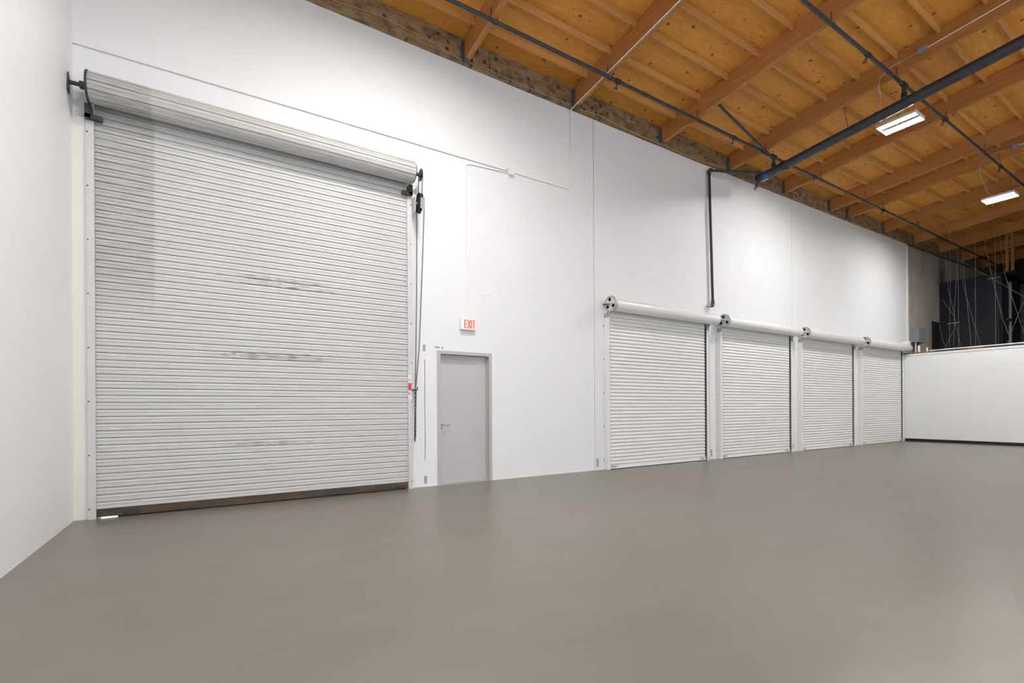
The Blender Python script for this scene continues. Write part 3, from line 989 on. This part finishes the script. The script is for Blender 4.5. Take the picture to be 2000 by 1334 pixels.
rm = thing('dark_enclosure', (27.5, -.9, 3.1), 'dark navy box-shaped enclosure behind the low end wall', 'enclosure')
obj('front_sheet', MB().box(25.05, 25.12, -1.76, .05, 4.45, 6.18), M['navy'], rm)
obj('lower_sheet', MB().box(24.92, 25.02, -1.72, -.02, 3.10, 4.50), M['charcoal'], rm)
obj('corner_strip', MB().box(24.22, 24.90, .02, .055, 3.10, 4.62), M['charcoal'], rm)
obj('side_sheet', MB().box(25.12, 31.5, -1.76, -1.70, 3.10, 6.12), M['charcoal'], rm)
obj('top_sheet', MB().box(25.02, 31.5, -2.02, .05, 6.18, 6.24), M['charcoal'], rm)
obj('top_rail', MB().box(25.0, 31.5, -2.05, -2.02, 6.12, 6.26), M['charcoal'], rm)
obj('metal_edge', MB().box(24.99, 25.05, -1.72, -1.36, 6.06, 6.085), M['steel'], rm)
obj('metal_edge', MB().box(24.85, 24.92, -.60, -.24, 4.515, 4.55), M['steel'], rm)
obj('metal_post', MB().box(25.86, 25.93, -1.84, -1.77, 3.10, 5.98), M['galv'], rm)
for x in (27.4, 29.2):
    obj('frame_post', MB().box(x, x + .08, -1.86, -1.77, 3.10, 6.1), M['dark_steel'], rm)
obj('mid_rail', MB().box(25.5, 31.5, -1.84, -1.77, 4.48, 4.56), M['dark_steel'], rm)
for y in (-1.80, -1.95):
    tag(obj('timber_post', MB().box(25.50, 25.59, y - .04, y + .04, 6.241, roof(25.5, y, .30)), M['beam']),
        'upright timber post on the dark enclosure, %s of the pair' % ('left' if y > -1.9 else 'right'), 'timber post')
wires = [
    ([(-.96, 6.9), (-.96, 5.94), (-.97, 3.10)], 'straight bright wire left of centre'),
    ([(-1.06, 7.3), (-1.10, 6.38), (-1.18, 5.33), (-1.33, 3.10)], 'slightly slanting wire'),
    ([(-1.42, 7.3), (-1.42, 3.10)], 'long plumb wire near the middle'),
    ([(-1.94, 7.35), (-1.94, 3.10)], 'long plumb wire at the corner of the enclosure'),
    ([(-.72, 7.2), (-.71, 5.96), (-.67, 3.10)], 'faint plumb wire nearest the concrete'),
    ([(-.92, 7.2), (-.88, 6.14), (-.81, 4.66), (-.78, 3.10)], 'wire leaning toward the concrete wall'),
    ([(-1.62, 7.3), (-1.75, 6.4), (-1.95, 5.18), (-2.12, 4.23), (-2.42, 3.10)], 'pale curving wire at the corner'),
    ([(-.66, 7.2), (-.68, 6.98), (-1.8, 5.83), (-2.62, 4.99), (-4.0, 3.6)], 'long diagonal cable across the enclosure'),
    ([(-2.62, 4.87), (-2.42, 4.22), (-2.12, 3.10)], 'short wire slanting down to the left'),
    ([(-.35, 4.36), (-.43, 3.81), (-.68, 3.10)], 'short kinked wire low beside the concrete'),
    ([(-.44, 5.31), (-.62, 4.95), (-.79, 4.59), (-.81, 4.35), (-.77, 4.11), (-.62, 3.80), (-.40, 3.10)], 'wire bowed into a loop beside the concrete'),
    ([(-2.0, 7.3), (-2.13, 5.91), (-2.28, 5.18), (-2.74, 3.10)], 'wire slanting right of the corner'),
    ([(-.50, 7.2), (-.59, 5.68), (-.70, 5.06), (-1.0, 3.10)], 'faint wire slanting right from the ledger'),
    ([(-.90, 6.9), (-1.02, 5.74), (-1.23, 4.66), (-1.55, 3.10)], 'wire crossing behind the straight ones'),
]
for k, (pts, d_) in enumerate(wires):
    tag(obj('hanging_wire', MB().tube([(23.43 + .026 * k, y, z) for y, z in pts], (.0045), 5), M['hang_wire'], None, True),
        d_ + ' over the mezzanine', 'wire', 'loose wires hanging over the mezzanine')
tag(obj('loose_wire', MB().tube([(21.80, -.06, 7.02), (21.9, -.14, 6.8), (22.02, -.22, 6.55)], .008, 5), M['wire'], None, True),
    'short white wire end sticking out beside the white corner trim', 'wire')
